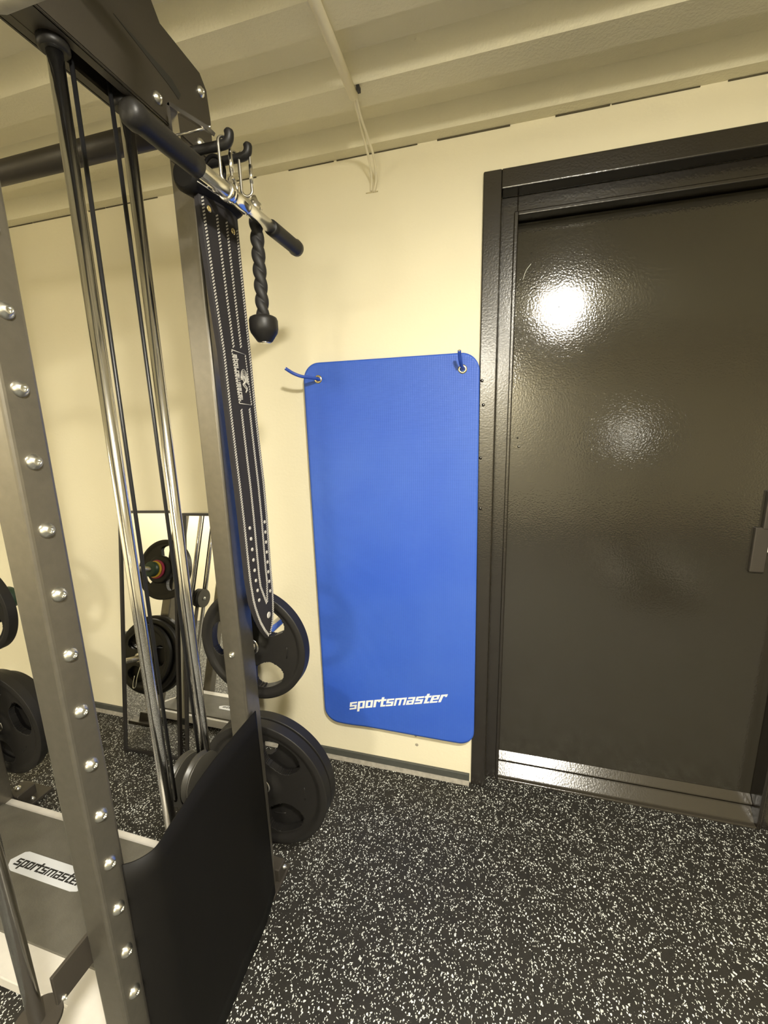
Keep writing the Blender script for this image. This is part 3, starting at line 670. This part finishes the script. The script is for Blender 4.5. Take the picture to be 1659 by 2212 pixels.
# ------------------------------------------------------------------ wall mirrors leaning on the wall
for k, (xa, xb) in enumerate(((-1.6035, -1.5685), (-1.2690, -1.2430))):
    t = thing('leaning_mirror', ('narrow black framed mirror leaning on the wall, left one of the pair', 'narrow black framed mirror leaning on the wall, right one of the pair')[k], 'mirror', (xb, 1.235, 0), 'pair of narrow mirrors')
    W_, L_ = .300, 1.062; fwid, fth = .0115, .016
    a = Vector((xb, 1.235, .001)); e = (Vector((xa, 1.418, 1.045))-a).normalized(); xx = Vector((1, 0, 0)); xx = (xx - e*xx.dot(e)).normalized(); nn = xx.cross(e).normalized()
    if nn.y > 0: nn = -nn
    def bar_(bm, u0, u1, v0, v1, d0, d1): prism(bm, [a+xx*u0+e*v0-nn*d0, a+xx*u1+e*v0-nn*d0, a+xx*u1+e*v1-nn*d0, a+xx*u0+e*v1-nn*d0], -nn*(d1-d0))
    bm = bmesh.new(); bar_(bm, 0, fwid, 0, L_, 0, fth); bar_(bm, W_-fwid, W_, 0, L_, 0, fth); bar_(bm, fwid, W_-fwid, 0, fwid, 0, fth); bar_(bm, fwid, W_-fwid, L_-fwid, L_, 0, fth); obj('frame', bm, MFRAME, t)
    bm = bmesh.new(); bar_(bm, fwid, W_-fwid, fwid, L_-fwid, .006, .008); obj('mirror_glass', bm, GLASS, t)
    bm = bmesh.new(); bar_(bm, .002, W_-.002, .002, L_-.002, .012, .0158); obj('backing', bm, MFRAME, t)

# ------------------------------------------------------------------ painted-over conduit and wires on the ceiling
t = thing('ceiling_conduit', 'paint-covered round conduit running along the ribbed ceiling towards the wall', 'conduit', (-.38, 1.18, 2.2))
bm = bmesh.new(); tube(bm, [(-.386, 1.186, 2.199), (-.380, 1.0, 2.199), (-.372, .6, 2.199), (-.36, -3.39, 2.199)], .0115, 16); obj('pipe', bm, WALL, t)
bm = bmesh.new(); box(bm, -.372, -.364, 1.165, 1.180, 2.196, 2.207, .001); obj('pipe_clip', bm, BLACKP, t)
t = thing('electric_wire', 'pair of paint-covered thin wires from the conduit end down the wall top', 'wire', (-.4, 1.3, 2.18))
for k, (dx, dz) in enumerate(((0, 0), (.012, .004))):
    bm = bmesh.new(); tube(bm, smooth_path([(-.384+dx*.5, 1.175, 2.198), (-.392+dx*.4, 1.24, 2.192), (-.402+dx, 1.31, 2.188-dz), (-.404+dx*1.3, 1.37, 2.160), (-.410+dx*1.2, 1.415, 2.13), (-.418+dx*.8, 1.434, 2.106-dz)], 6), .0036, 8)
    obj('wire_strand', bm, WALL, t)
bm = bmesh.new(); box(bm, -.436, -.396, 1.4325, 1.436, 2.1015, 2.1045, .0008); tag(obj('wire_nick', bm, mat('paint_nick', (.55, .48, .30), .7), base=(-.415, 1.434, 2.103)), 'rough paint ridge on the wall where the two wires end', 'paint ridge')

# ------------------------------------------------------------------ treadmill guessed and added behind the viewer, so the glossy door has reflections
t = thing('treadmill', 'dark treadmill with pale side rails added behind the viewer for the glossy door to mirror', 'treadmill', (1.05, -1.2, 0))
bm = bmesh.new(); box(bm, .78, 1.32, -1.75, -.35, .05, .14, .02); obj('deck', bm, STEELD, t)
bm = bmesh.new(); box(bm, .86, 1.24, -1.60, -.36, .138, .146, .002); obj('running_belt', bm, RUBM, t)
for x0 in (.80, 1.25): bm = bmesh.new(); box(bm, x0, x0+.05, -1.55, -.36, .14, .158, .004); obj('side_rail', bm, LIGHTG, t)
bm = bmesh.new(); box(bm, .76, 1.34, -1.98, -1.55, .02, .26, .05); obj('motor_hood', bm, STEELD, t)
for x0 in (.80, 1.30):
    bm = bmesh.new(); tube(bm, smooth_path([(x0, -1.70, .12), (x0, -1.72, .6), (x0, -1.74, 1.16)], 4), .025, 16); obj('post', bm, STEELD, t)
    bm = bmesh.new(); tube(bm, smooth_path([(x0, -1.72, 1.13), (x0, -1.45, 1.10), (x0, -1.12, 1.04)], 4), .018, 14); obj('handrail', bm, RUB, t)
bm = bmesh.new(); prism(bm, [(.76, -1.70, 1.12), (.76, -1.62, 1.16), (.76, -1.74, 1.34), (.76, -1.80, 1.32)], (.60, 0, 0), .01); cn = obj('console', bm, STEELD, t)
bm = bmesh.new(); prism(bm, [(.98, -1.662, 1.232), (.98, -1.655, 1.228), (.98, -1.715, 1.300), (.98, -1.722, 1.304)], (.17, 0, 0)); obj('added_glow_panel', bm, mat('added_glow_panel', (.5, .5, .45), .3, emis=((1, .95, .8), 12)), cn)  # glowing panel added to make the bright spot reflected in the door

for o in [t]: o.location.x += .16
